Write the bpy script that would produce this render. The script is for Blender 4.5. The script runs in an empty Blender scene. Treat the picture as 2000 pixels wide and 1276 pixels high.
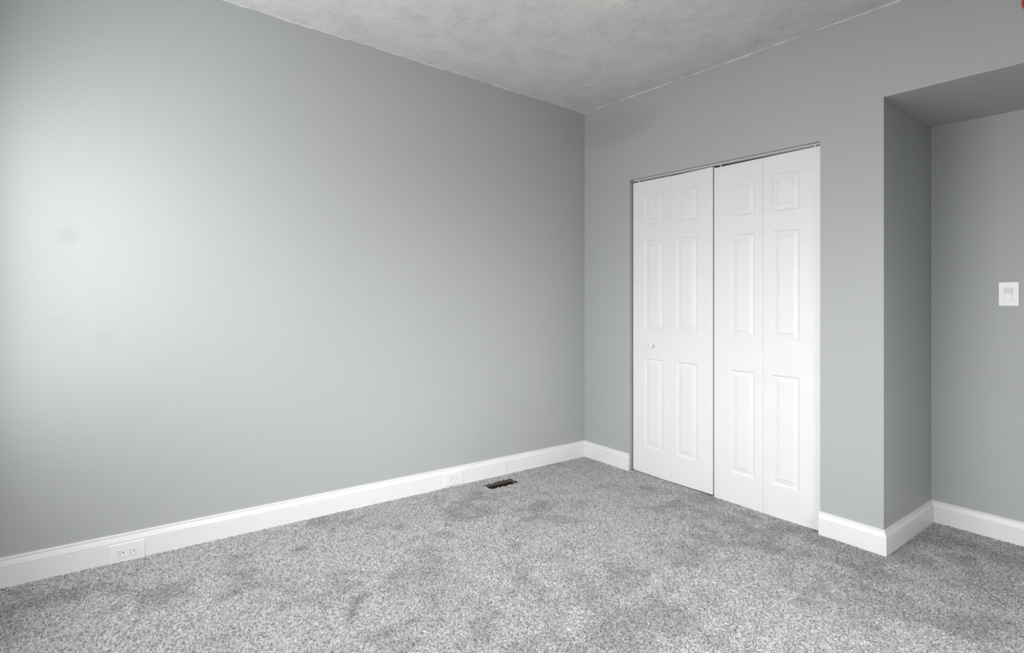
import bpy, bmesh, math, random
import numpy as np
from mathutils import Vector

S = bpy.context.scene
COL = S.collection

# ------------------------------------------------------------------ camera
F_PX = 1070.79
YAW = 0.91245
cam_data = bpy.data.cameras.new('camera')
cam = bpy.data.objects.new('camera', cam_data)
COL.objects.link(cam)
cam.location = (-2.99224, -2.96487, 1.18)
cam.rotation_euler = (math.pi / 2, 0, YAW - math.pi / 2)
cam_data.sensor_width = 36.0
cam_data.lens = F_PX / 2000 * 36.0
cam_data.shift_y = (588 - 638) / 2000
cam_data.clip_start = 0.02
S.camera = cam

# ------------------------------------------------------------------ exposure
S.view_settings.view_transform = 'Standard'
S.view_settings.look = 'None'
S.view_settings.gamma = 1.0
S.view_settings.use_curve_mapping = False
S.view_settings.exposure = 0.0
S.cycles.use_denoising = True
S.cycles.max_bounces = 12
S.cycles.diffuse_bounces = 8
S.cycles.sample_clamp_indirect = 6.0

# ------------------------------------------------------------------ room measures
TA, TB = -0.01271, 0.01389          # whole room sheared slightly in height to fit the image lines, verticals kept upright
HC = 2.611                          # ceiling height at the corner
BX = -3.38                          # window wall
RY = -3.75                          # far right wall
OL, OR, OH = -0.4382, -1.6986, 2.030      # closet opening
NY, ND, NH = -1.9846, 0.6997, 2.1773      # alcove: left edge, depth, head
WT = 0.10                           # wall thickness
WINDOWS = [(-0.18, -2.20, 0.58, 2.00), (-2.45, -3.60, 0.58, 2.00)]   # y0, y1, h0, h1

FILL_WINDOW = (-0.9, -2.1, 0.58, 2.00)      # x0, x1, h0, h1, added opening on the camera side, lets in fill


def T(x, y, h):
    return (x, y, h + TA * x + TB * y)


# ------------------------------------------------------------------ daylight and fill
world = bpy.data.worlds.new('world')
S.world = world
world.use_nodes = True
wn, wl = world.node_tree.nodes, world.node_tree.links
bg = wn['Background']
tc = wn.new('ShaderNodeTexCoord')
sep = wn.new('ShaderNodeSeparateXYZ')
wr = wn.new('ShaderNodeValToRGB')
wr.color_ramp.elements[0].position = 0.46
wr.color_ramp.elements[0].color = (0.20, 0.20, 0.19, 1)
wr.color_ramp.elements[1].position = 0.56
wr.color_ramp.elements[1].color = (0.86, 0.93, 1.0, 1)
mm = wn.new('ShaderNodeMath'); mm.operation = 'MULTIPLY_ADD'
mm.inputs[1].default_value = 0.5; mm.inputs[2].default_value = 0.5
wl.new(tc.outputs['Generated'], sep.inputs[0])
wl.new(sep.outputs['Z'], mm.inputs[0])
wl.new(mm.outputs[0], wr.inputs[0])
wl.new(wr.outputs[0], bg.inputs[0])
bg.inputs[1].default_value = 0.12

# daylight in the window openings, plus added fill beams; slants, spreads and powers fitted
# wall, a0, a1, h0, h1, set back, downward slant, spread, power
DAYLIGHT_FILL = [
    ('back', -0.60, -1.70, 1.20, 1.97, 0.03, 0, 180, 27.0),
    ('back', -0.20, -0.82, 1.08, 1.97, 0.03, 0, 180, 4.8),
    ('back', -0.20, -0.90, 0.60, 1.30, 0.03, 0, 180, 4.4),
    ('back', -0.30, -1.90, 1.00, 1.97, 0.03, 40, 110, 5.0),
    ('back', -0.30, -1.90, 0.60, 1.20, 0.03, 8, 50, 2.5),
    ('back', -2.47, -3.55, 0.90, 1.98, 0.03, 15, 80, 8.5),
    ('back', -2.47, -3.55, 0.60, 1.50, 0.03, 15, 60, 2.0),
    ('near', -0.95, -2.05, 0.90, 1.98, 0.03, 45, 120, 16.5),  # fill beams through the added window
    ('near', -0.95, -2.05, 0.90, 1.98, 0.03, 10, 90, 6.0),
    ('near', -0.95, -2.05, 0.60, 1.20, 0.03, 8, 50, 3.5),
]
for wall_, a0, a1, h0, h1, back, tilt, spread, power in DAYLIGHT_FILL:
    for k in range(3):
        ld = bpy.data.lights.new('window_daylight_fill', 'AREA')
        ld.shape = 'RECTANGLE'
        hh_ = (h1 - h0 - 0.02) / 3
        ld.size = hh_
        ld.size_y = abs(a1 - a0)
        ld.energy = power / 3
        ld.spread = math.radians(spread)
        ld.color = (0.995, 1.0, 0.998)
        lo = bpy.data.objects.new('window_daylight_fill', ld)
        hz = h0 + 0.01 + hh_ * (k + 0.5)
        lo.location = T(BX - back, (a0 + a1) / 2, hz) if wall_ == 'back' else T((a0 + a1) / 2, RY - back, hz)
        lo.rotation_euler = (0, -math.pi / 2 + math.radians(tilt), 0 if wall_ == 'back' else math.pi / 2)
        COL.objects.link(lo)
LAMP_STRENGTH = 15.0


# ------------------------------------------------------------------ helpers
def tag(o, label=None, cat=None, group=None, kind=None):
    if label: o['label'] = label
    if cat: o['category'] = cat
    if group: o['group'] = group
    if kind: o['kind'] = kind
    return o


def empty(name, loc):
    o = bpy.data.objects.new(name, None)
    o.empty_display_size = 0.1
    o.location = loc
    COL.objects.link(o)
    return o


def obj(name, bm, mat, parent=None, smooth=False, bevel=0.0, segs=2):
    """links bm (world coordinates) as one mesh object; parent is an Empty or a mesh with its origin somewhere"""
    me = bpy.data.meshes.new(name)
    bmesh.ops.recalc_face_normals(bm, faces=bm.faces)
    if smooth:
        for f in bm.faces: f.smooth = True
    bm.to_mesh(me); bm.free()
    if isinstance(mat, (list, tuple)):
        for m in mat: me.materials.append(m)
    else:
        me.materials.append(mat)
    o = bpy.data.objects.new(name, me)
    COL.objects.link(o)
    if parent is not None:
        o.parent = parent
        base = Vector((0, 0, 0))
        p = parent
        while p is not None:
            base += p.location; p = p.parent
        o.location = -base
    if bevel > 0:
        b = o.modifiers.new('bevel', 'BEVEL')
        b.width = bevel; b.segments = segs; b.limit_method = 'ANGLE'; b.angle_limit = math.radians(40)
    return o


def box(bm, x0, x1, y0, y1, h0, h1, tilt=True):
    g = T if tilt else (lambda x, y, h: (x, y, h))
    v = [bm.verts.new(g(x, y, h)) for h in (h0, h1) for x, y in ((x0, y0), (x1, y0), (x1, y1), (x0, y1))]
    for f in ((0, 1, 2, 3), (4, 5, 6, 7), (0, 1, 5, 4), (1, 2, 6, 5), (2, 3, 7, 6), (3, 0, 4, 7)):
        bm.faces.new([v[i] for i in f])
    return v


def prism(bm, poly, h0, h1):
    a = [bm.verts.new(T(x, y, h0)) for x, y in poly]
    b = [bm.verts.new(T(x, y, h1)) for x, y in poly]
    bm.faces.new(a); bm.faces.new(b)
    n = len(poly)
    for i in range(n):
        bm.faces.new((a[i], a[(i + 1) % n], b[(i + 1) % n], b[i]))


def prism_y(bm, poly, y0, y1):
    """poly in (x, h), extruded along y"""
    a = [bm.verts.new(T(x, y0, h)) for x, h in poly]
    b = [bm.verts.new(T(x, y1, h)) for x, h in poly]
    bm.faces.new(a); bm.faces.new(b)
    n = len(poly)
    for i in range(n):
        bm.faces.new((a[i], a[(i + 1) % n], b[(i + 1) % n], b[i]))


def lathe(bm, c, axis, prof, seg=32):
    """prof: list of (along, radius)"""
    ax = Vector(axis).normalized()
    u = ax.orthogonal().normalized(); w = ax.cross(u)
    rings = []
    for a, r in prof:
        p = Vector(c) + ax * a
        if r < 1e-6:
            rings.append([bm.verts.new(p)])
        else:
            rings.append([bm.verts.new(p + (u * math.cos(2 * math.pi * k / seg) + w * math.sin(2 * math.pi * k / seg)) * r) for k in range(seg)])
    for A, B in zip(rings, rings[1:]):
        for k in range(seg):
            q = [A[k % len(A)], A[(k + 1) % seg % len(A)], B[(k + 1) % seg % len(B)], B[k % len(B)]]
            q2 = []
            for v in q:
                if v not in q2: q2.append(v)
            if len(q2) > 2:
                try: bm.faces.new(q2)
                except ValueError: pass
    if len(rings[0]) > 1: bm.faces.new(rings[0])
    if len(rings[-1]) > 1: bm.faces.new(rings[-1])


# ------------------------------------------------------------------ materials
class NT:
    def __init__(self, name):
        self.m = bpy.data.materials.new(name)
        self.m.use_nodes = True
        self.n = self.m.node_tree.nodes
        self.l = self.m.node_tree.links
        self.p = self.n['Principled BSDF']

    def node(self, t, **kw):
        nd = self.n.new(t)
        for k, v in kw.items():
            if k in nd.bl_rna.properties: setattr(nd, k, v)
            else: nd.inputs[k].default_value = v
        return nd

    def math(self, op, a, b=None, c=None, clamp=False):
        nd = self.n.new('ShaderNodeMath'); nd.operation = op; nd.use_clamp = clamp
        for i, v in enumerate((a, b, c)):
            if v is None: continue
            if isinstance(v, (int, float)): nd.inputs[i].default_value = v
            else: self.l.new(v, nd.inputs[i])
        return nd.outputs[0]

    def ramp(self, fac, stops):
        nd = self.n.new('ShaderNodeValToRGB')
        el = nd.color_ramp.elements
        while len(el) < len(stops): el.new(0.5)
        for e, (p, c) in zip(el, stops):
            e.position = p; e.color = c if len(c) == 4 else (*c, 1)
        self.l.new(fac, nd.inputs[0])
        return nd.outputs[0]

    def mix(self, fac, a, b, mode='MIX'):
        nd = self.n.new('ShaderNodeMix'); nd.data_type = 'RGBA'; nd.blend_type = mode
        for s, v in ((nd.inputs[0], fac), (nd.inputs[6], a), (nd.inputs[7], b)):
            if isinstance(v, (int, float)): s.default_value = v
            elif isinstance(v, tuple): s.default_value = v if len(v) == 4 else (*v, 1)
            else: self.l.new(v, s)
        return nd.outputs[2]

    def pos(self):
        g = self.n.new('ShaderNodeNewGeometry')
        return g.outputs['Position']

    def noise(self, vec, scale, detail=4, rough=0.55, dist=0.0):
        nd = self.node('ShaderNodeTexNoise', Scale=scale, Detail=detail, Roughness=rough, Distortion=dist)
        self.l.new(vec, nd.inputs['Vector'])
        return nd.outputs[0]

    def bump(self, h, strength, dist, prev=None):
        nd = self.node('ShaderNodeBump', Strength=strength, Distance=dist)
        self.l.new(h, nd.inputs['Height'])
        if prev is not None: self.l.new(prev, nd.inputs['Normal'])
        return nd.outputs[0]


def plain(name, col, rough=0.5, metal=0.0, spec=0.5, bump=0.0):
    t = NT(name)
    t.p.inputs['Roughness'].default_value = rough
    t.p.inputs['Metallic'].default_value = metal
    t.p.inputs['Specular IOR Level'].default_value = spec
    n = t.noise(t.pos(), 9.0, 3)
    c = t.mix(n, tuple(k * 0.97 for k in col), tuple(min(1, k * 1.03) for k in col))
    t.l.new(c, t.p.inputs['Base Color'])
    if bump > 0:
        t.l.new(t.bump(t.noise(t.pos(), 160.0, 3), bump, 0.001), t.p.inputs['Normal'])
    return t.m


def wall_paint(name, spots=(), olive_patch=None, base=(0.435, 0.452, 0.449)):
    """satin grey wall paint, with faint round marks and a darker olive patch if given"""
    t = NT(name)
    pos = t.pos()
    n = t.noise(pos, 1.7, 4)
    col = t.mix(n, tuple(k * 0.985 for k in base), tuple(k * 1.015 for k in base))
    for (c, r, amt) in spots:
        d = t.node('ShaderNodeVectorMath', operation='DISTANCE')
        t.l.new(pos, d.inputs[0]); d.inputs[1].default_value = c
        m = t.ramp(t.math('DIVIDE', d.outputs['Value'], r), [(0.45, (1, 1, 1)), (1.0, (0, 0, 0))])
        col = t.mix(t.math('MULTIPLY', m, amt), col, (0.30, 0.315, 0.30))
    if olive_patch:
        c, sc, amt = olive_patch
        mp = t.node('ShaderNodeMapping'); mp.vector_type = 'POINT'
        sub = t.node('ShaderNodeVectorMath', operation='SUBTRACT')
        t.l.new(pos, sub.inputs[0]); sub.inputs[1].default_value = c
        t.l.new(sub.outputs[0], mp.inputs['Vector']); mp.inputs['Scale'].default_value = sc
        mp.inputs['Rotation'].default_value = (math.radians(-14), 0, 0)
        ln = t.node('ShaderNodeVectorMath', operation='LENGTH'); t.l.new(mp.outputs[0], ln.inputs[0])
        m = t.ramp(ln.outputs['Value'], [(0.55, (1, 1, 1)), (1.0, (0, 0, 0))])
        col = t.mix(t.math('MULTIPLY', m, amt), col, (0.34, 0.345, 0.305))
    t.l.new(col, t.p.inputs['Base Color'])
    t.p.inputs['Roughness'].default_value = 0.52
    t.p.inputs['Specular IOR Level'].default_value = 0.5
    st = t.noise(pos, 240.0, 3)
    b = t.bump(st, 0.10, 0.0010)
    b = t.bump(t.noise(pos, 7.0, 3), 0.25, 0.004, b)
    t.l.new(b, t.p.inputs['Normal'])
    return t.m


M_WALL_L = wall_paint('grey_wall_paint_left', spots=[((-3.06, 0, 1.453), 0.045, 0.22), ((-2.934, 0, 1.02), 0.045, 0.16), ((-3.096, 0, 1.086), 0.04, 0.10)])
M_WALL_R = wall_paint('grey_wall_paint_closet', olive_patch=((0, -0.33, 2.42), (1, 1 / 0.44, 1 / 0.15), 0.38))  # darker olive patch high on the wall near the corner
M_WALL = wall_paint('grey_wall_paint')
M_SOFFIT = wall_paint('grey_alcove_soffit_lifted', base=(0.53, 0.53, 0.53))  # wall grey lightened here to make up for missing bounce light


def ceiling_mat():
    t = NT('textured_white_ceiling')
    pos = t.pos()
    # brushed fans: rings round scattered centres, broken up by noise
    warp = t.node('ShaderNodeTexNoise', Scale=4.0, Detail=5.0)
    t.l.new(pos, warp.inputs['Vector'])
    wv = t.node('ShaderNodeVectorMath', operation='MULTIPLY_ADD')
    t.l.new(warp.outputs['Color'], wv.inputs[0]); wv.inputs[1].default_value = (0.38, 0.38, 0.0); t.l.new(pos, wv.inputs[2])
    hs = []
    for sc, fr in ((3.4, 150.0), (5.2, 105.0)):
        v = t.node('ShaderNodeTexVoronoi', Scale=sc)
        v.voronoi_dimensions = '2D'
        t.l.new(wv.outputs[0], v.inputs['Vector'])
        w = t.math('SINE', t.math('MULTIPLY', v.outputs['Distance'], fr))
        hs.append(w)
    msk = t.ramp(t.noise(pos, 9.0, 4), [(0.42, (0, 0, 0)), (0.62, (1, 1, 1))])
    w = t.mix(msk, hs[0], hs[1])
    amp = t.ramp(t.noise(pos, 6.0, 5, 0.6), [(0.46, (0.03, 0.03, 0.03)), (0.66, (1, 1, 1))])
    ridg = t.math('MULTIPLY', w, amp)
    fine = t.noise(pos, 55.0, 6, 0.65, 0.6)
    h = t.math('ADD', t.math('MULTIPLY', ridg, 0.25), t.math('MULTIPLY', fine, 0.8))
    spk = t.ramp(t.noise(pos, 70.0, 2, 0.5), [(0.70, (0, 0, 0)), (0.80, (1, 1, 1))])
    h = t.math('ADD', h, t.math('MULTIPLY', spk, -0.9))
    b = t.bump(h, 1.0, 0.0032)
    b = t.bump(t.noise(pos, 6.0, 5, 0.6), 1.0, 0.012, b)
    t.l.new(b, t.p.inputs['Normal'])
    c = t.ramp(t.noise(pos, 7.0, 5, 0.6), [(0.35, (0.645, 0.65, 0.64)), (0.65, (0.72, 0.725, 0.715))])
    t.l.new(c, t.p.inputs['Base Color'])
    t.p.inputs['Roughness'].default_value = 0.55
    t.p.inputs['Specular IOR Level'].default_value = 0.35
    return t.m


M_CEIL = ceiling_mat()


def carpet_mat():
    t = NT('grey_twist_pile_carpet')
    a = t.node('ShaderNodeAttribute', attribute_name='tuft')
    l = t.node('ShaderNodeAttribute', attribute_name='lay')
    pos = t.pos()
    col = t.ramp(a.outputs['Fac'], [(0.0, (0.06, 0.058, 0.06)), (0.26, (0.25, 0.243, 0.25)), (0.56, (0.53, 0.518, 0.528)), (1.0, (0.88, 0.865, 0.88))])
    warm = t.ramp(t.noise(pos, 2.6, 4), [(0.45, (0, 0, 0)), (0.75, (1, 1, 1))])
    col = t.mix(t.math('MULTIPLY', warm, 0.30), col, (1.03, 0.985, 0.955), 'MULTIPLY')
    lay = t.ramp(l.outputs['Fac'], [(0.0, (1, 1, 1)), (1.0, (0.42, 0.42, 0.425))])
    col = t.mix(1.0, col, lay, 'MULTIPLY')
    f = t.noise(pos, 420.0, 2)
    col = t.mix(f, col, t.mix(1.0, col, (0.86, 0.86, 0.86), 'MULTIPLY'))
    t.l.new(col, t.p.inputs['Base Color'])
    t.p.inputs['Roughness'].default_value = 0.95
    t.p.inputs['Specular IOR Level'].default_value = 0.1
    t.p.inputs['Sheen Weight'].default_value = 0.15
    t.l.new(t.bump(t.noise(pos, 500.0, 2), 0.6, 0.002), t.p.inputs['Normal'])
    return t.m


M_CARPET = carpet_mat()
M_DOOR = plain('white_door_paint', (0.81, 0.81, 0.812), 0.42, bump=0.03)
M_TRIM = plain('white_trim_paint', (0.83, 0.83, 0.83), 0.38)
M_PLASTIC = plain('white_plastic', (0.86, 0.86, 0.865), 0.25)
M_SLOT = plain('dark_slot', (0.02, 0.02, 0.02), 0.7)
M_SLOTG = plain('grey_slot', (0.16, 0.16, 0.16), 0.7)
M_TRACK = plain('white_enamel_steel', (0.72, 0.73, 0.72), 0.35)
M_STEEL = plain('shaded_duct_metal', (0.035, 0.035, 0.032), 0.6, 0.3)  # near black: the shade down the hole is put into the colour
M_WOOD = plain('rough_subfloor_wood', (0.13, 0.10, 0.07), 0.85)
M_RED = plain('red_plastic', (0.55, 0.02, 0.03), 0.3)
M_CLOSET = plain('closet_shade_colour', (0.10, 0.10, 0.095), 0.8)  # darkness of the closed closet is put into this colour
M_SEAM = plain('seam_shadow_gap', (0.35, 0.35, 0.36), 0.7)
M_GAP = plain('pale_plastic_gap', (0.66, 0.66, 0.67), 0.5)

# ------------------------------------------------------------------ structure: walls, floor, ceiling
bm = bmesh.new(); box(bm, BX, ND + WT, 0.0, WT, -0.05, HC + 0.1)
tag(obj('wall_left', bm, M_WALL_L), 'long plain grey wall on the left with faint round marks', 'wall', kind='structure')

bm = bmesh.new()
box(bm, 0, WT, OL, 0.0, -0.05, HC + 0.1)
prism_y(bm, [(0, OH), (WT, OH), (WT, HC + 0.1), (0, HC + 0.1)], OR, OL)
prism(bm, [(0, OR), (0, NY), (WT, NY + WT), (WT, OR)], -0.05, NH)
prism(bm, [(0, OR), (0, NY), (WT, NY), (WT, OR)], NH, HC + 0.1)
prism_y(bm, [(0, NH), (0, HC + 0.1), (WT, HC + 0.1), (WT, NH + WT)], RY, NY)
bmesh.ops.remove_doubles(bm, verts=bm.verts, dist=1e-5)
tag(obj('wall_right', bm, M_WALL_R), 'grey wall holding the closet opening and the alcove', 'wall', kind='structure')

bm = bmesh.new(); prism(bm, [(0, NY), (ND + WT, NY), (ND + WT, NY + WT), (WT, NY + WT)], -0.05, NH + WT * 0.999)
tag(obj('wall_alcove_side', bm, M_WALL), 'shaded grey side wall of the alcove', 'wall', kind='structure')
bm = bmesh.new(); box(bm, ND, ND + WT, RY, NY, -0.05, NH + WT)
tag(obj('wall_alcove_back', bm, M_WALL), 'grey back wall of the alcove carrying the light switch', 'wall', kind='structure')
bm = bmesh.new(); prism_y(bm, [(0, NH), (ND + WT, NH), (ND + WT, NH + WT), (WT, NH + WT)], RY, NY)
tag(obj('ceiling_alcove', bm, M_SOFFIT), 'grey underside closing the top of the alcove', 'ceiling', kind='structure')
bm = bmesh.new()
_x0, _x1, _h0, _h1 = FILL_WINDOW
box(bm, BX, _x1, RY - WT, RY, -0.05, HC + 0.1)
box(bm, _x0, ND + WT, RY - WT, RY, -0.05, HC + 0.1)
box(bm, _x1, _x0, RY - WT, RY, -0.05, _h0)
box(bm, _x1, _x0, RY - WT, RY, _h1, HC + 0.1)
tag(obj('wall_near', bm, M_WALL), 'grey wall on the camera side of the room', 'wall', kind='structure')

# window wall
bm = bmesh.new()
ys = [0.0]
for (y0, y1, h0, h1) in WINDOWS:
    box(bm, BX - WT, BX, y0, ys[-1], -0.05, HC + 0.1)
    box(bm, BX - WT, BX, y1, y0, -0.05, h0)
    box(bm, BX - WT, BX, y1, y0, h1, HC + 0.1)
    ys.append(y1)
box(bm, BX - WT, BX, RY, ys[-1], -0.05, HC + 0.1)
tag(obj('wall_back', bm, M_WALL), 'grey wall with the two windows opposite the closet', 'wall', kind='structure')

t = NT('window_glass')
tr = t.node('ShaderNodeBsdfTransparent'); gl = t.node('ShaderNodeBsdfGlossy', Roughness=0.02)
lw = t.node('ShaderNodeFresnel', IOR=1.3); mx = t.node('ShaderNodeMixShader')
t.l.new(lw.outputs[0], mx.inputs[0]); t.l.new(tr.outputs[0], mx.inputs[1]); t.l.new(gl.outputs[0], mx.inputs[2])
t.l.new(mx.outputs[0], t.n['Material Output'].inputs['Surface'])
M_GLASS = t.m
def window(n, y0, y1, h0, h1, bars, label, swap=None):
    """white window in the back wall (or, with swap, the added one in the near wall: y0, y1 are then x)"""
    def bx(bm, da, db, a, b, c, d):
        if swap: box(bm, a, b, RY - db, RY - da, c, d)
        else: box(bm, BX - db, BX - da, a, b, c, d)
    w = empty('window_%d' % n, T((y0 + y1) / 2, RY, h0) if swap else T(BX, (y0 + y1) / 2, h0))
    tag(w, label, 'window', kind='structure')
    bm = bmesh.new()
    f = 0.035
    for a, b, c, d in [(y0 - f, y0, h0, h1), (y1, y1 + f, h0, h1), (y1 + f, y0 - f, h0, h0 + f), (y1 + f, y0 - f, h1 - f, h1)]:
        bx(bm, 0.065, 0.095, a, b, c, d)
    for q in bars: bx(bm, 0.065, 0.095, q - 0.025, q + 0.025, h0 + f, h1 - f)
    obj('window_frame', bm, M_TRIM, w)
    bm = bmesh.new(); bx(bm, 0.078, 0.082, y1 + f, y0 - f, h0 + f, h1 - f)
    obj('pane', bm, M_GLASS, w)


window(1, *WINDOWS[0], [-0.86, -1.52], 'wide white three-part window beside the long left wall')
window(2, *WINDOWS[1], [], 'white window in the same wall behind the camera')
window(3, *FILL_WINDOW, [], 'added white window on the camera side, put in for fill light', swap=True)

# ceiling with an uneven bead of ceiling texture lapping onto the walls
rng = random.Random(4)
bm = bmesh.new()
box(bm, BX - WT, 0.0, RY - WT, 0.0, HC, HC + 0.12)
def lap(axis, a0, a1, n):
    prev = None
    w1 = [rng.random() * 6.28 for _ in range(4)]
    for i in range(n + 1):
        s = a0 + (a1 - a0) * i / n
        d = 0.0044 + 0.0018 * math.sin(s * 9 + w1[0]) + 0.0016 * math.sin(s * 23 + w1[1]) + 0.0012 * math.sin(s * 61 + w1[2]) + rng.uniform(-0.0007, 0.0007)
        d = max(d, 0.0012)
        th = 0.0012 + 0.004 * rng.random() * 0.2
        P = (lambda off, h: T(s, -off, h)) if axis == 'x' else (lambda off, h: T(-off, s, h))
        cur = [bm.verts.new(P(0, HC - d)), bm.verts.new(P(th, HC - d)), bm.verts.new(P(th + 0.003, HC - 0.0003)), bm.verts.new(P(0, HC - 0.0003))]
        if prev:
            for k in range(4):
                bm.faces.new((prev[k], prev[(k + 1) % 4], cur[(k + 1) % 4], cur[k]))
        else:
            bm.faces.new(cur)
        prev = cur
    bm.faces.new(prev)
lap('x', BX, 0.0, 420)
lap('y', 0.0, RY, 420)
tag(obj('ceiling', bm, M_CEIL), 'white ceiling with brushed swirl texture', 'ceiling', kind='structure')

# register opening in the floor
VX0, VX1, VY0, VY1 = -1.013, -0.792, -0.196, -0.106
bm = bmesh.new()
for a in ((BX - WT, VX0 - 0.006, RY - WT, 0.0), (VX1 + 0.006, ND + WT, RY - WT, 0.0), (VX0 - 0.006, VX1 + 0.006, VY1 + 0.006, 0.0), (VX0 - 0.006, VX1 + 0.006, RY - WT, VY0 - 0.006)):
    box(bm, *a, -0.03, -0.012)
tag(obj('floor', bm, M_WOOD), 'wooden subfloor under the carpet', 'floor', kind='structure')

# closet interior
bm = bmesh.new()
box(bm, ND, ND + WT, NY + WT, 0.0, -0.05, HC + 0.1)
tag(obj('wall_closet_back', bm, M_CLOSET), 'wall inside the closet, coloured dark to stand for shade', 'wall', kind='structure')
bm = bmesh.new(); box(bm, WT, ND, NY + WT, 0.0, 2.35, 2.45)
tag(obj('ceiling_closet', bm, M_CLOSET), 'ceiling inside the closet, coloured dark to stand for shade', 'ceiling', kind='structure')

# ------------------------------------------------------------------ baseboards
PROF = [(0, 0.1180), (0.0060, 0.1180), (0.0082, 0.1165), (0.0085, 0.1100), (0.0050, 0.1097), (0.0050, 0.1081),
        (0.0088, 0.1077), (0.0118, 0.0980), (0.0148, 0.0850), (0.0112, 0.0846), (0.0112, 0.0830),
        (0.0157, 0.0826), (0.0160, 0.0815), (0.0160, -0.0120), (0, -0.0120)]


def board(name, p0, p1, nrm, m0, m1, label):
    """run from p0 to p1 on the wall line, nrm points into the room; m = +1 stretches the end by the profile depth (outside corner), -1 shortens it, 0 square"""
    d = Vector((p1[0] - p0[0], p1[1] - p0[1])).normalized()
    n = Vector(nrm)
    bm = bmesh.new()
    A, B = [], []
    for off, h in PROF:
        a = Vector(p0) + n * off - d * (off * m0)
        b = Vector(p1) + n * off + d * (off * m1)
        A.append(bm.verts.new(T(a.x, a.y, h))); B.append(bm.verts.new(T(b.x, b.y, h)))
    bm.faces.new(A); bm.faces.new(B)
    for i in range(len(PROF)):
        j = (i + 1) % len(PROF)
        bm.faces.new((A[i], A[j], B[j], B[i]))
    return tag(obj(name, bm, M_TRIM), label, 'baseboard', kind='structure')


# the left wall's board is in two lengths with a butt joint beside the far outlet
board('baseboard_left', (BX, 0), (-1.0202, 0), (0, -1), -1, 0, 'white baseboard along the left wall, long near length')
board('baseboard_left_end', (-1.0199, 0), (0, 0), (0, -1), 0, -1, 'white baseboard along the left wall, short length reaching the corner')
board('baseboard_right', (0, 0), (0, OL - 0.001), (-1, 0), -1, 0, 'short white baseboard between the corner and the closet')
board('baseboard_pier', (0, OR + 0.0015), (0, NY), (-1, 0), 0, 1, 'short white baseboard between the closet and the alcove')
board('baseboard_alcove_side', (0, NY), (ND, NY), (0, -1), 1, -1, 'white baseboard on the alcove side wall')
board('baseboard_alcove_back', (ND, NY), (ND, RY), (-1, 0), -1, -1, 'white baseboard on the alcove back wall')
board('baseboard_back', (BX, 0), (BX, RY), (1, 0), -1, -1, 'white baseboard under the windows')

# split in the board: a thin dark sliver
bm = bmesh.new()
for (xa, ha), (xb, hb) in (((-0.748, 0.0770), (-0.757, 0.0500)), ((-0.757, 0.0500), (-0.762, 0.0200))):
    wdt = 0.0011
    vs = [bm.verts.new(T(x, yy, h)) for yy in (-0.0150, -0.0164) for x, h in ((xa - wdt * 0.4, ha), (xa + wdt * 0.4, ha), (xb + wdt, hb), (xb - wdt, hb))]
    for f in ((0, 1, 2, 3), (4, 5, 6, 7), (0, 1, 5, 4), (1, 2, 6, 5), (2, 3, 7, 6), (3, 0, 4, 7)):
        bm.faces.new([vs[k] for k in f])
tag(obj('trim_1', bm, M_SEAM), 'slanted open crack in the white baseboard above the floor register hole', 'crack', kind='structure')

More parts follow.
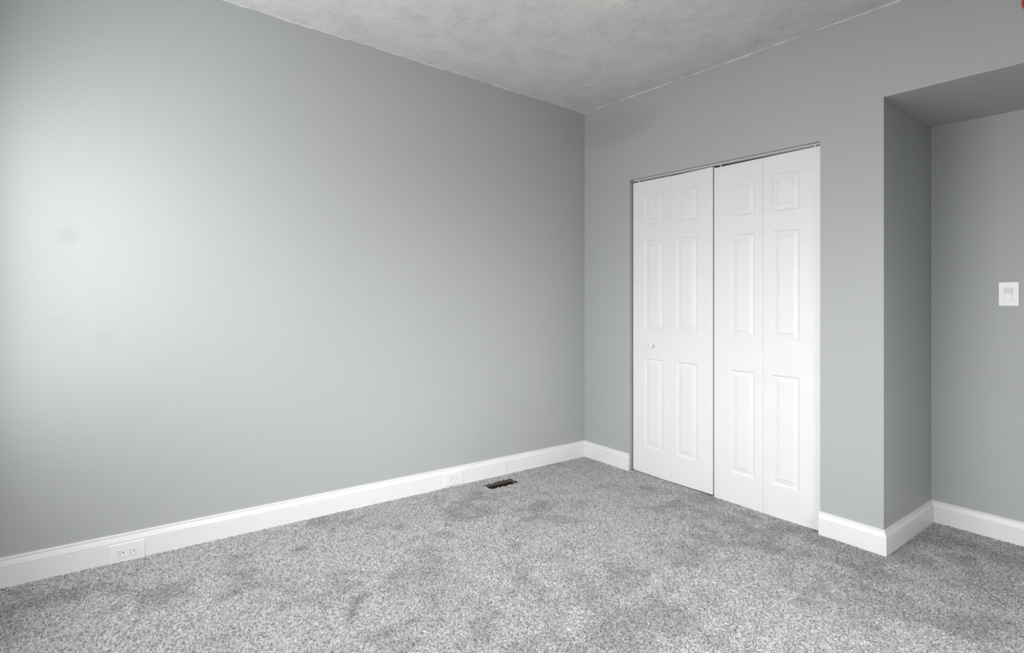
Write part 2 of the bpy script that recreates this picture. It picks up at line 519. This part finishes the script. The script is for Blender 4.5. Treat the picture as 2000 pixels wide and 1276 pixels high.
# ------------------------------------------------------------------ carpet: tufted pile, one uncountable surface
def build_carpet():
    rs = np.random.RandomState(7)
    st = 0.0025
    X0, X1, Y0, Y1 = BX + 0.01, ND - 0.004, RY + 0.01, -0.004
    YC = -2.80                                   # nearer than this the floor is behind the camera: a wider weave of points
    xs = np.linspace(X0, X1, int((X1 - X0) / st) + 1)
    ys_ = np.concatenate([np.linspace(Y0, YC, int((YC - Y0) / 0.012), endpoint=False), np.linspace(YC, Y1, int((Y1 - YC) / st) + 1)])
    nx, ny = len(xs), len(ys_)
    X, Y = np.meshgrid(xs, ys_, indexing='xy')
    cs = 0.0050
    NC = 1900
    jx = rs.rand(NC, NC); jy = rs.rand(NC, NC); val = rs.rand(NC, NC); hh = rs.rand(NC, NC)
    cx = np.floor((X - X0) / cs).astype(int) + 2; cy = np.floor((Y - Y0) / cs).astype(int) + 2
    best = np.full(X.shape, 9.0); bv = np.zeros(X.shape); bh = np.zeros(X.shape)
    for dx in (-1, 0, 1):
        for dy in (-1, 0, 1):
            ix, iy = cx + dx, cy + dy
            px = X0 + (ix - 2 + jx[ix, iy]) * cs; py = Y0 + (iy - 2 + jy[ix, iy]) * cs
            d = (X - px) ** 2 + (Y - py) ** 2
            m = d < best
            best = np.where(m, d, best); bv = np.where(m, val[ix, iy], bv); bh = np.where(m, hh[ix, iy], bh)
    d = np.sqrt(best) / cs

    def vnoise(sx, seed):
        r = np.random.RandomState(seed)
        g = r.rand(260, 260)
        u = (X - X0) / sx; v = (Y - Y0) / sx
        i = np.floor(u).astype(int) % 256; j = np.floor(v).astype(int) % 256
        fu = u - np.floor(u); fv = v - np.floor(v)
        fu = fu * fu * (3 - 2 * fu); fv = fv * fv * (3 - 2 * fv)
        return (g[i, j] * (1 - fu) * (1 - fv) + g[i + 1, j] * fu * (1 - fv) + g[i, j + 1] * (1 - fu) * fv + g[i + 1, j + 1] * fu * fv)
    big = 0.45 * vnoise(0.34, 1) + 0.30 * vnoise(0.15, 2) + 0.25 * vnoise(0.06, 3)
    lay = np.clip((big - 0.52) / 0.20, 0, 1) * 0.50
    # trodden patches where the pile lies the other way: x, y, half length, half width, heading, strength
    for (px, py, a, b, th, s) in PATCHES:
        c, sn = math.cos(th), math.sin(th)
        u = ((X - px) * c + (Y - py) * sn) / a; v = (-(X - px) * sn + (Y - py) * c) / b
        q = np.sqrt(u * u + v * v) + (vnoise(0.04, 9) - 0.5) * 0.9
        lay = np.maximum(lay, s * np.clip(1.35 - q, 0, 1))
    amp = 0.0062 * (0.6 + 0.8 * bh) * (1 - 0.25 * lay)
    h = -0.0040 + amp * (1 - np.clip(d, 0, 1) ** 2 * 1.5) + 0.0022 * (vnoise(0.011, 5) - 0.5) + 0.003 * (big - 0.5) - 0.0015 * lay
    # the opening's cut edge and a ragged lip round it
    Z = h + TA * X + TB * Y
    tuft = np.clip(0.50 * bv + 0.20 * vnoise(0.0052, 6) + 0.42 * rs.rand(*X.shape) - 0.05, 0, 1)
    co = np.empty((nx * ny, 3), np.float32)
    jit = (rs.rand(ny, nx, 2) - 0.5) * st * 0.5
    co[:, 0] = (X + jit[..., 0]).ravel(); co[:, 1] = np.minimum(Y + jit[..., 1], Y1).ravel(); co[:, 2] = Z.ravel()
    I, J = np.meshgrid(np.arange(nx - 1), np.arange(ny - 1), indexing='xy')
    a = (J * nx + I)
    q = np.stack([a, a + 1, a + nx + 1, a + nx], -1).reshape(-1, 4)
    qx = X[:-1, :-1].ravel() + st / 2; qy = (Y[:-1, :-1] + Y[1:, :-1]).ravel() / 2
    wob = (vnoise(0.012, 12)[:-1, :-1].ravel() - 0.5) * 0.012
    hole = (qx > VX0 + wob) & (qx < VX1 + wob) & (qy > VY0 + wob) & (qy < VY1 + wob * 0.6)
    # solid walls the carpet stops at
    hole |= (qx > -0.012) & (qy > OL - 0.006) | (qx > -0.012) & (qy < OR + 0.006) & (qy > NY - 0.012)
    hole |= (qx > 0.075)  & (qy > NY - 0.012)
    q = q[~hole]
    used = np.unique(q)
    mp = np.full(nx * ny, -1, np.int64); mp[used] = np.arange(len(used))
    q = mp[q]; co = co[used]
    me = bpy.data.meshes.new('carpet')
    me.vertices.add(len(co)); me.vertices.foreach_set('co', co.ravel())
    me.loops.add(q.size); me.loops.foreach_set('vertex_index', q.ravel().astype(np.int32))
    me.polygons.add(len(q)); me.polygons.foreach_set('loop_start', np.arange(0, q.size, 4, dtype=np.int32))
    me.polygons.foreach_set('loop_total', np.full(len(q), 4, np.int32))
    me.polygons.foreach_set('use_smooth', np.ones(len(q), bool))
    me.update(calc_edges=True)
    for nm, arr in (('tuft', tuft), ('lay', lay)):
        at = me.attributes.new(nm, 'FLOAT', 'POINT')
        at.data.foreach_set('value', arr.ravel()[used].astype(np.float32))
    me.materials.append(M_CARPET)
    o = bpy.data.objects.new('carpet', me); COL.objects.link(o)
    tag(o, 'grey speckled cut-pile carpet covering the whole floor', 'carpet', kind='stuff')


def floor_at(px, py):
    """floor point seen at a place in the photograph, worked out once to set down trodden patches"""
    Fv = (math.cos(YAW), math.sin(YAW)); Rv = (math.sin(YAW), -math.cos(YAW))
    u = (px - 1000) / F_PX; v = (py - 588) / F_PX
    dx = Fv[0] + Rv[0] * u; dy = Fv[1] + Rv[1] * u; dz = -v
    t_ = -(1.18 - TA * cam.location.x - TB * cam.location.y) / (dz - TA * dx - TB * dy)
    return cam.location.x + dx * t_, cam.location.y + dy * t_


PATCHES = []
for (px, py, a, b, th, s) in (
        (588, 1071, 0.050, 0.030, 0.1, 0.75), (700, 1178, 0.10, 0.028, 0.9, 0.70), (780, 1120, 0.11, 0.035, 0.7, 0.6),
        (450, 1162, 0.060, 0.030, 0.5, 0.55), (330, 1170, 0.10, 0.04, 0.4, 0.45), (1005, 1068, 0.10, 0.035, 0.9, 0.45),
        (1020, 1130, 0.09, 0.04, 0.5, 0.5), (1130, 985, 0.10, 0.05, 0.2, 0.35), (1150, 1165, 0.22, 0.05, 1.1, 0.45),
        (1250, 1130, 0.20, 0.04, 0.2, 0.40), (1370, 975, 0.14, 0.05, 1.57, 0.45), (1300, 960, 0.08, 0.05, 0.6, 0.3),
        (1060, 930, 0.10, 0.05, 0.3, 0.25), (680, 1020, 0.14, 0.05, 0.3, 0.35), (940, 1215, 0.16, 0.05, 0.8, 0.4),
        (1690, 1145, 0.10, 0.04, 1.3, 0.5), (1770, 1090, 0.10, 0.03, 1.4, 0.45), (1860, 1055, 0.14, 0.06, 1.5, 0.55),
        (1950, 1085, 0.16, 0.09, 1.5, 0.5), (1890, 1140, 0.06, 0.03, 0.4, 0.45), (1540, 1120, 0.12, 0.03, 0.4, 0.3),
        (130, 1165, 0.16, 0.06, 0.2, 0.5), (60, 1180, 0.12, 0.06, 0.3, 0.5), (220, 1190, 0.05, 0.03, 0.3, 0.4),
        (860, 1045, 0.07, 0.03, 0.4, 0.45), (780, 1030, 0.06, 0.03, 0.5, 0.45), (560, 1180, 0.07, 0.03, 0.6, 0.35),
        (1700, 1230, 0.15, 0.05, 0.9, 0.3), (1400, 1180, 0.14, 0.04, 1.2, 0.3)):
    x_, y_ = floor_at(px, py)
    PATCHES.append((x_, y_, a, b, th, s))
build_carpet()

# ------------------------------------------------------------------ floor register opening without its grille
fr = empty('floor_register_duct', T((VX0 + VX1) / 2, (VY0 + VY1) / 2, -0.20))
tag(fr, 'uncovered rectangular register hole in the carpet beside the left baseboard', 'duct')
bm = bmesh.new()
e = 0.006
for a in ((VX0 - e, VX0 + 0.004, VY0, VY1), (VX1 - 0.004, VX1 + e, VY0, VY1), (VX0, VX1, VY1 - 0.003, VY1 + e), (VX0, VX1, VY0 - e, VY0 + 0.004)):
    box(bm, a[0], a[1], a[2], a[3], -0.0150, -0.006)
tag(obj('wood_rim', bm, M_WOOD, fr), 'rough brown wooden edge of the hole')
bm = bmesh.new()
g = 0.006
box(bm, VX0 + 0.004, VX0 + g, VY0 + g, VY1 - g, -0.20, -0.0148)
box(bm, VX1 - g, VX1 - 0.004, VY0 + g, VY1 - g, -0.20, -0.0148)
box(bm, VX0 + 0.004, VX1 - 0.004, VY1 - g, VY1 - 0.003, -0.20, -0.0148)
box(bm, VX0 + 0.004, VX1 - 0.004, VY0 + 0.004, VY0 + g, -0.20, -0.0148)
box(bm, VX0 + 0.004, VX1 - 0.004, VY0 + 0.004, VY1 - 0.003, -0.205, -0.20)
tag(obj('metal_boot', bm, M_STEEL, fr), 'metal duct going down inside the hole, coloured dark for shade')

# ------------------------------------------------------------------ closet bifold doors
DX = 0.026      # door face
DT = 0.034


def leaf(name, y0, y1, ht0, ht1, hb0, hb1, py0, py1, dz, parent):
    """one moulded leaf: y0 (left) > y1 (right); three raised panels between py0 and py1"""
    bm = bmesh.new()
    top = lambda y: ht0 + (ht1 - ht0) * (y - y0) / (y1 - y0)
    bot = lambda y: hb0 + (hb1 - hb0) * (y - y0) / (y1 - y0)
    c = 0.0012
    panels = [(1.706 + dz, 1.916 + dz), (0.994 + dz, 1.600 + dz), (0.190 + dz, 0.799 + dz)]
    ysl = [y0 - c, py0, py1, y1 + c]
    hsl = [None, panels[2][0], panels[2][1], panels[1][0], panels[1][1], panels[0][0], panels[0][1], 'top']
    cache = {}
    def V(x, y, h):
        k = (round(x, 6), round(y, 6), round(h, 6))
        if k not in cache: cache[k] = bm.verts.new(T(*k))
        return cache[k]
    def H(y, h):
        return bot(y) + c if h is None else (top(y) - c if h == 'top' else h)
    for i in range(3):
        for j in range(7):
            ya, yb = ysl[i], ysl[i + 1]
            ha, hb = hsl[j], hsl[j + 1]
            if i == 1 and j in (1, 3, 5):
                rings = [(0, 0), (0.0028, 0.0010), (0.0075, 0.0060), (0.0110, 0.0066), (0.0360, 0.0026), (0.0378, 0.0008), (0.0400, 0.0)]
                pr = None
                for ins, dep in rings:
                    R = [V(DX + dep, ya - ins, ha + ins), V(DX + dep, yb + ins, ha + ins), V(DX + dep, yb + ins, hb - ins), V(DX + dep, ya - ins, hb - ins)]
                    if pr:
                        for k in range(4):
                            bm.faces.new((pr[k], pr[(k + 1) % 4], R[(k + 1) % 4], R[k]))
                    pr = R
                bm.faces.new(pr)
            else:
                bm.faces.new((V(DX, ya, H(ya, ha)), V(DX, yb, H(yb, ha)), V(DX, yb, H(yb, hb)), V(DX, ya, H(ya, hb))))
    # chamfer and sides
    fr_l = [V(DX, ysl[0], H(ysl[0], h)) for h in hsl]
    fr_r = [V(DX, ysl[3], H(ysl[3], h)) for h in hsl]
    fr_b = [V(DX, y, H(y, None)) for y in ysl]
    fr_t = [V(DX, y, H(y, 'top')) for y in ysl]
    loop = fr_b + fr_r[1:] + fr_t[::-1][1:] + fr_l[::-1][1:-1]
    def outer(v, x):
        p = v.co
        h = p.z - TA * DX - TB * p.y
        y = p.y
        on_l, on_r = abs(y - ysl[0]) < 1e-5, abs(y - ysl[3]) < 1e-5
        yy = y0 if on_l else (y1 if on_r else y)
        if abs(h - H(y, None)) < 1e-5: h = bot(yy)
        elif abs(h - H(y, 'top')) < 1e-5: h = top(yy)
        return bm.verts.new(T(x, yy, h))
    o1 = [outer(v, DX + c) for v in loop]
    o2 = [outer(v, DX + DT) for v in loop]
    n = len(loop)
    for k in range(n):
        bm.faces.new((loop[k], loop[(k + 1) % n], o1[(k + 1) % n], o1[k]))
        bm.faces.new((o1[k], o1[(k + 1) % n], o2[(k + 1) % n], o2[k]))
    bm.faces.new(o2)
    return obj(name, bm, M_DOOR, parent)


g = 0.0003
d1 = empty('door_1', T(DX, OL, 0)); tag(d1, 'left white moulded bifold closet door pair with a round knob', 'closet door', group='bifold closet doors', kind='structure')
l1 = leaf('door_leaf', -0.4480, -0.7575 + g, 2.0100, 2.0105, 0.0075, 0.0045, -0.5480, -0.7040, 0.0, d1)
l2 = leaf('door_leaf', -0.7575 - g, -1.0665, 2.0085, 2.0145, 0.0055, 0.0095, -0.8060, -0.9600, 0.0, d1)
d2 = empty('door_2', T(DX, OR, 0)); tag(d2, 'right white moulded bifold closet door pair, hung slightly lower, without a knob', 'closet door', group='bifold closet doors', kind='structure')
l3 = leaf('door_leaf', -1.0755, -1.3820 + g, 2.0055, 2.0095, -0.0045, -0.0045, -1.1830, -1.3330, -0.009, d2)
l4 = leaf('door_leaf', -1.3820 - g, -1.6900, 2.0095, 2.0135, -0.0045, 0.0030, -1.4310, -1.5830, -0.009, d2)

# knob
bm = bmesh.new()
lathe(bm, T(DX, -0.6185, 0.8880), (-1, 0, 0), [(-0.002, 0.0105), (0.003, 0.0105), (0.006, 0.0080), (0.011, 0.0085), (0.015, 0.0135), (0.020, 0.0158), (0.025, 0.0150), (0.0285, 0.0105), (0.030, 0.0045), (0.0302, 0.0)], 32)
tag(obj('door_knob', bm, M_PLASTIC, l1, smooth=True), 'small round white knob')

# pivot pins in the gap under the track
for d, yy, h0 in ((d1, -0.4960, 2.005), (d1, -1.0450, 2.008), (d2, -1.1170, 2.000), (d2, -1.6610, 2.006)):
    bm = bmesh.new()
    p = T(DX + 0.006, yy, h0)
    lathe(bm, p, (0, 0, 1), [(0, 0.0034), (0.021, 0.0034)], 16)
    tag(obj('pivot_pin', bm, M_PLASTIC, d), 'small white pin between door top and track')

# track: downward open channel under the opening head
bm = bmesh.new()
tx0, tx1, tb, tt = 0.0290, 0.0560, 2.0222, 2.0296
prism_y(bm, [(tx0, tb), (tx0 + 0.0015, tb), (tx0 + 0.0015, tt - 0.0015), (tx1 - 0.0015, tt - 0.0015), (tx1 - 0.0015, tb), (tx1, tb), (tx1, tt), (tx0, tt)], OR + 0.0005, OL - 0.006)
tag(obj('closet_door_track', bm, M_TRACK), 'thin white metal track across the top of the closet opening', 'door track')

# ------------------------------------------------------------------ outlets
def slab(bm, x0, x1, h0, h1, ya, yb, c):
    """bevel-edged plate lying on a plane y = ya, face at yb (towards the room, yb < ya)"""
    r = [[bm.verts.new(T(x, y, h)) for x, h in pts] for y, pts in (
        (ya, ((x0, h0), (x1, h0), (x1, h1), (x0, h1))),
        (yb + c, ((x0, h0), (x1, h0), (x1, h1), (x0, h1))),
        (yb, ((x0 + c, h0 + c), (x1 - c, h0 + c), (x1 - c, h1 - c), (x0 + c, h1 - c))))]
    bm.faces.new(r[0]); bm.faces.new(r[2])
    for A, B in zip(r, r[1:]):
        for k in range(4):
            bm.faces.new((A[k], A[(k + 1) % 4], B[(k + 1) % 4], B[k]))


def outlet(x0, x1, h0, h1, rx0, rx1, rh0, rh1, thick, label):
    f = -0.0160
    root = empty('power_outlet', T((x0 + x1) / 2, f, (h0 + h1) / 2))
    tag(root, label, 'outlet', group='outlets set into the left baseboard')
    bm = bmesh.new(); slab(bm, x0, x1, h0, h1, f + 0.004, f - thick, 0.0022)
    plate = obj('cover_plate', bm, M_PLASTIC, root)
    bm = bmesh.new(); slab(bm, rx0 - 0.0012, rx1 + 0.0012, rh0 - 0.0012, rh1 + 0.0012, f - thick + 0.001, f - thick - 0.0003, 0.0002)
    obj('receptacle_gap', bm, M_GAP, plate)
    bm = bmesh.new(); slab(bm, rx0, rx1, rh0, rh1, f - thick + 0.001, f - thick - 0.0016, 0.0008)
    rec = obj('receptacle', bm, M_PLASTIC, root)
    y = f - thick - 0.0016
    w, hgt = rx1 - rx0, rh1 - rh0
    def pl(u, v): return rx0 + w * u, rh0 + hgt * v
    for u in (0.13, 0.70):
        bm = bmesh.new()
        a, b = pl(u, 0.74); box(bm, a - 0.0034, a + 0.0034, y - 0.0002, y + 0.0006, b - 0.0011, b + 0.0011)
        a, b = pl(u, 0.36); box(bm, a - 0.0034, a + 0.0034, y - 0.0002, y + 0.0006, b - 0.0009, b + 0.0011)
        box(bm, a - 0.0009, a + 0.0009, y - 0.0002, y + 0.0006, b - 0.0048, b - 0.0009)
        tag(obj('slot', bm, M_SLOTG, rec), 'dark plug slots')
        bm = bmesh.new()
        a, b = pl(u + 0.19, 0.56); lathe(bm, T(a, y + 0.0006, b), (0, -1, 0), [(0, 0.0026), (0.0008, 0.0026)], 20)
        tag(obj('ground_hole', bm, M_SLOT, rec), 'round black ground hole')
    for a in ((x0 + rx0) / 2 - 0.001, (x1 + rx1) / 2 + 0.001):
        bm = bmesh.new(); lathe(bm, T(a, f - thick + 0.001, (h0 + h1) / 2 ), (0, -1, 0), [(0, 0.0032), (0.0014, 0.0032), (0.0018, 0.0022), (0.0019, 0)], 20)
        obj('screw', bm, M_PLASTIC, plate)
    return root


outlet(-2.9235, -2.7900, -0.004, 0.0785, -2.8915, -2.8235, 0.0210, 0.0560, 0.0050,
       'white outlet in the left baseboard nearest the camera, its plate reaching the carpet')
outlet(-1.2450, -1.1150, 0.0130, 0.0885, -1.2080, -1.1420, 0.0340, 0.0680, 0.0075,
       'smaller-looking white outlet in the left baseboard beside the floor register hole')

# ------------------------------------------------------------------ light switch
def slab_x(bm, y0, y1, h0, h1, xa, xb, c):
    r = [[bm.verts.new(T(x, y, h)) for y, h in pts] for x, pts in (
        (xa, ((y0, h0), (y1, h0), (y1, h1), (y0, h1))),
        (xb + c, ((y0, h0), (y1, h0), (y1, h1), (y0, h1))),
        (xb, ((y0 - c, h0 + c), (y1 + c, h0 + c), (y1 + c, h1 - c), (y0 - c, h1 - c))))]
    bm.faces.new(r[0]); bm.faces.new(r[2])
    for A, B in zip(r, r[1:]):
        for k in range(4):
            bm.faces.new((A[k], A[(k + 1) % 4], B[(k + 1) % 4], B[k]))


sw = empty('light_switch', T(ND, -2.308, 1.256))
tag(sw, 'white rocker light switch on the alcove back wall', 'light switch')
bm = bmesh.new(); slab_x(bm, -2.2690, -2.3470, 1.1950, 1.3165, ND + 0.002, ND - 0.006, 0.0016)
plate = obj('cover_plate', bm, M_PLASTIC, sw)
bm = bmesh.new(); slab_x(bm, -2.2893, -2.3237, 1.2233, 1.2877, ND - 0.005, ND - 0.0064, 0.0003)
obj('rocker_gap', bm, M_GAP, plate)
bm = bmesh.new()
ra, rb, rh0, rh1, rm = -2.2905, -2.3225, 1.2245, 1.2865, 1.2555
pf = [(ND - 0.005, rh0), (ND - 0.0085, rh0), (ND - 0.0070, rm), (ND - 0.0100, rh1), (ND - 0.005, rh1)]
prism_y(bm, pf, ra, rb)
obj('rocker', bm, M_PLASTIC, sw, bevel=0.0006)

# ------------------------------------------------------------------ red alarm at the frame's corner
al = empty('alarm_beacon', T(0, -2.505, 2.425))
tag(al, 'red rounded alarm fitting high on the wall above the alcove, at the top right corner', 'alarm')
bm = bmesh.new(); lathe(bm, T(0.001, -2.5075, 2.415), (-1, 0, 0), [(0, 0.036), (0.006, 0.036), (0.010, 0.034), (0.010, 0.0)], 40)
obj('base', bm, M_RED, al, smooth=False)
bm = bmesh.new(); lathe(bm, T(-0.009, -2.5075, 2.415), (-1, 0, 0), [(0, 0.034), (0.010, 0.034), (0.022, 0.030), (0.032, 0.020), (0.037, 0.009), (0.038, 0)], 40)
obj('dome', bm, M_RED, al, smooth=True)

# ------------------------------------------------------------------ ceiling lamp, just out of the frame
LX, LY = -1.208, -1.361
cl = empty('ceiling_light', T(LX, LY, HC))
tag(cl, 'round frosted ceiling light giving a faint warm glow at the top edge', 'ceiling light')
bm = bmesh.new(); lathe(bm, T(LX, LY, HC), (0, 0, -1), [(0, 0.115), (0.008, 0.115), (0.010, 0.112), (0.010, 0.0)], 48)
obj('base', bm, M_TRACK, cl)
te = NT('frosted_lamp_glass')
te.p.inputs['Base Color'].default_value = (0.9, 0.88, 0.84, 1)
te.p.inputs['Roughness'].default_value = 0.4
te.p.inputs['Emission Color'].default_value = (1.0, 0.80, 0.68, 1)
te.p.inputs['Emission Strength'].default_value = LAMP_STRENGTH
te.p.inputs['Specular IOR Level'].default_value = 0.3
bm = bmesh.new(); lathe(bm, T(LX, LY, HC - 0.009), (0, 0, -1), [(0, 0.105), (0.016, 0.103), (0.034, 0.088), (0.048, 0.058), (0.054, 0.024), (0.055, 0)], 48)
obj('glass_dome', bm, te.m, cl, smooth=True)
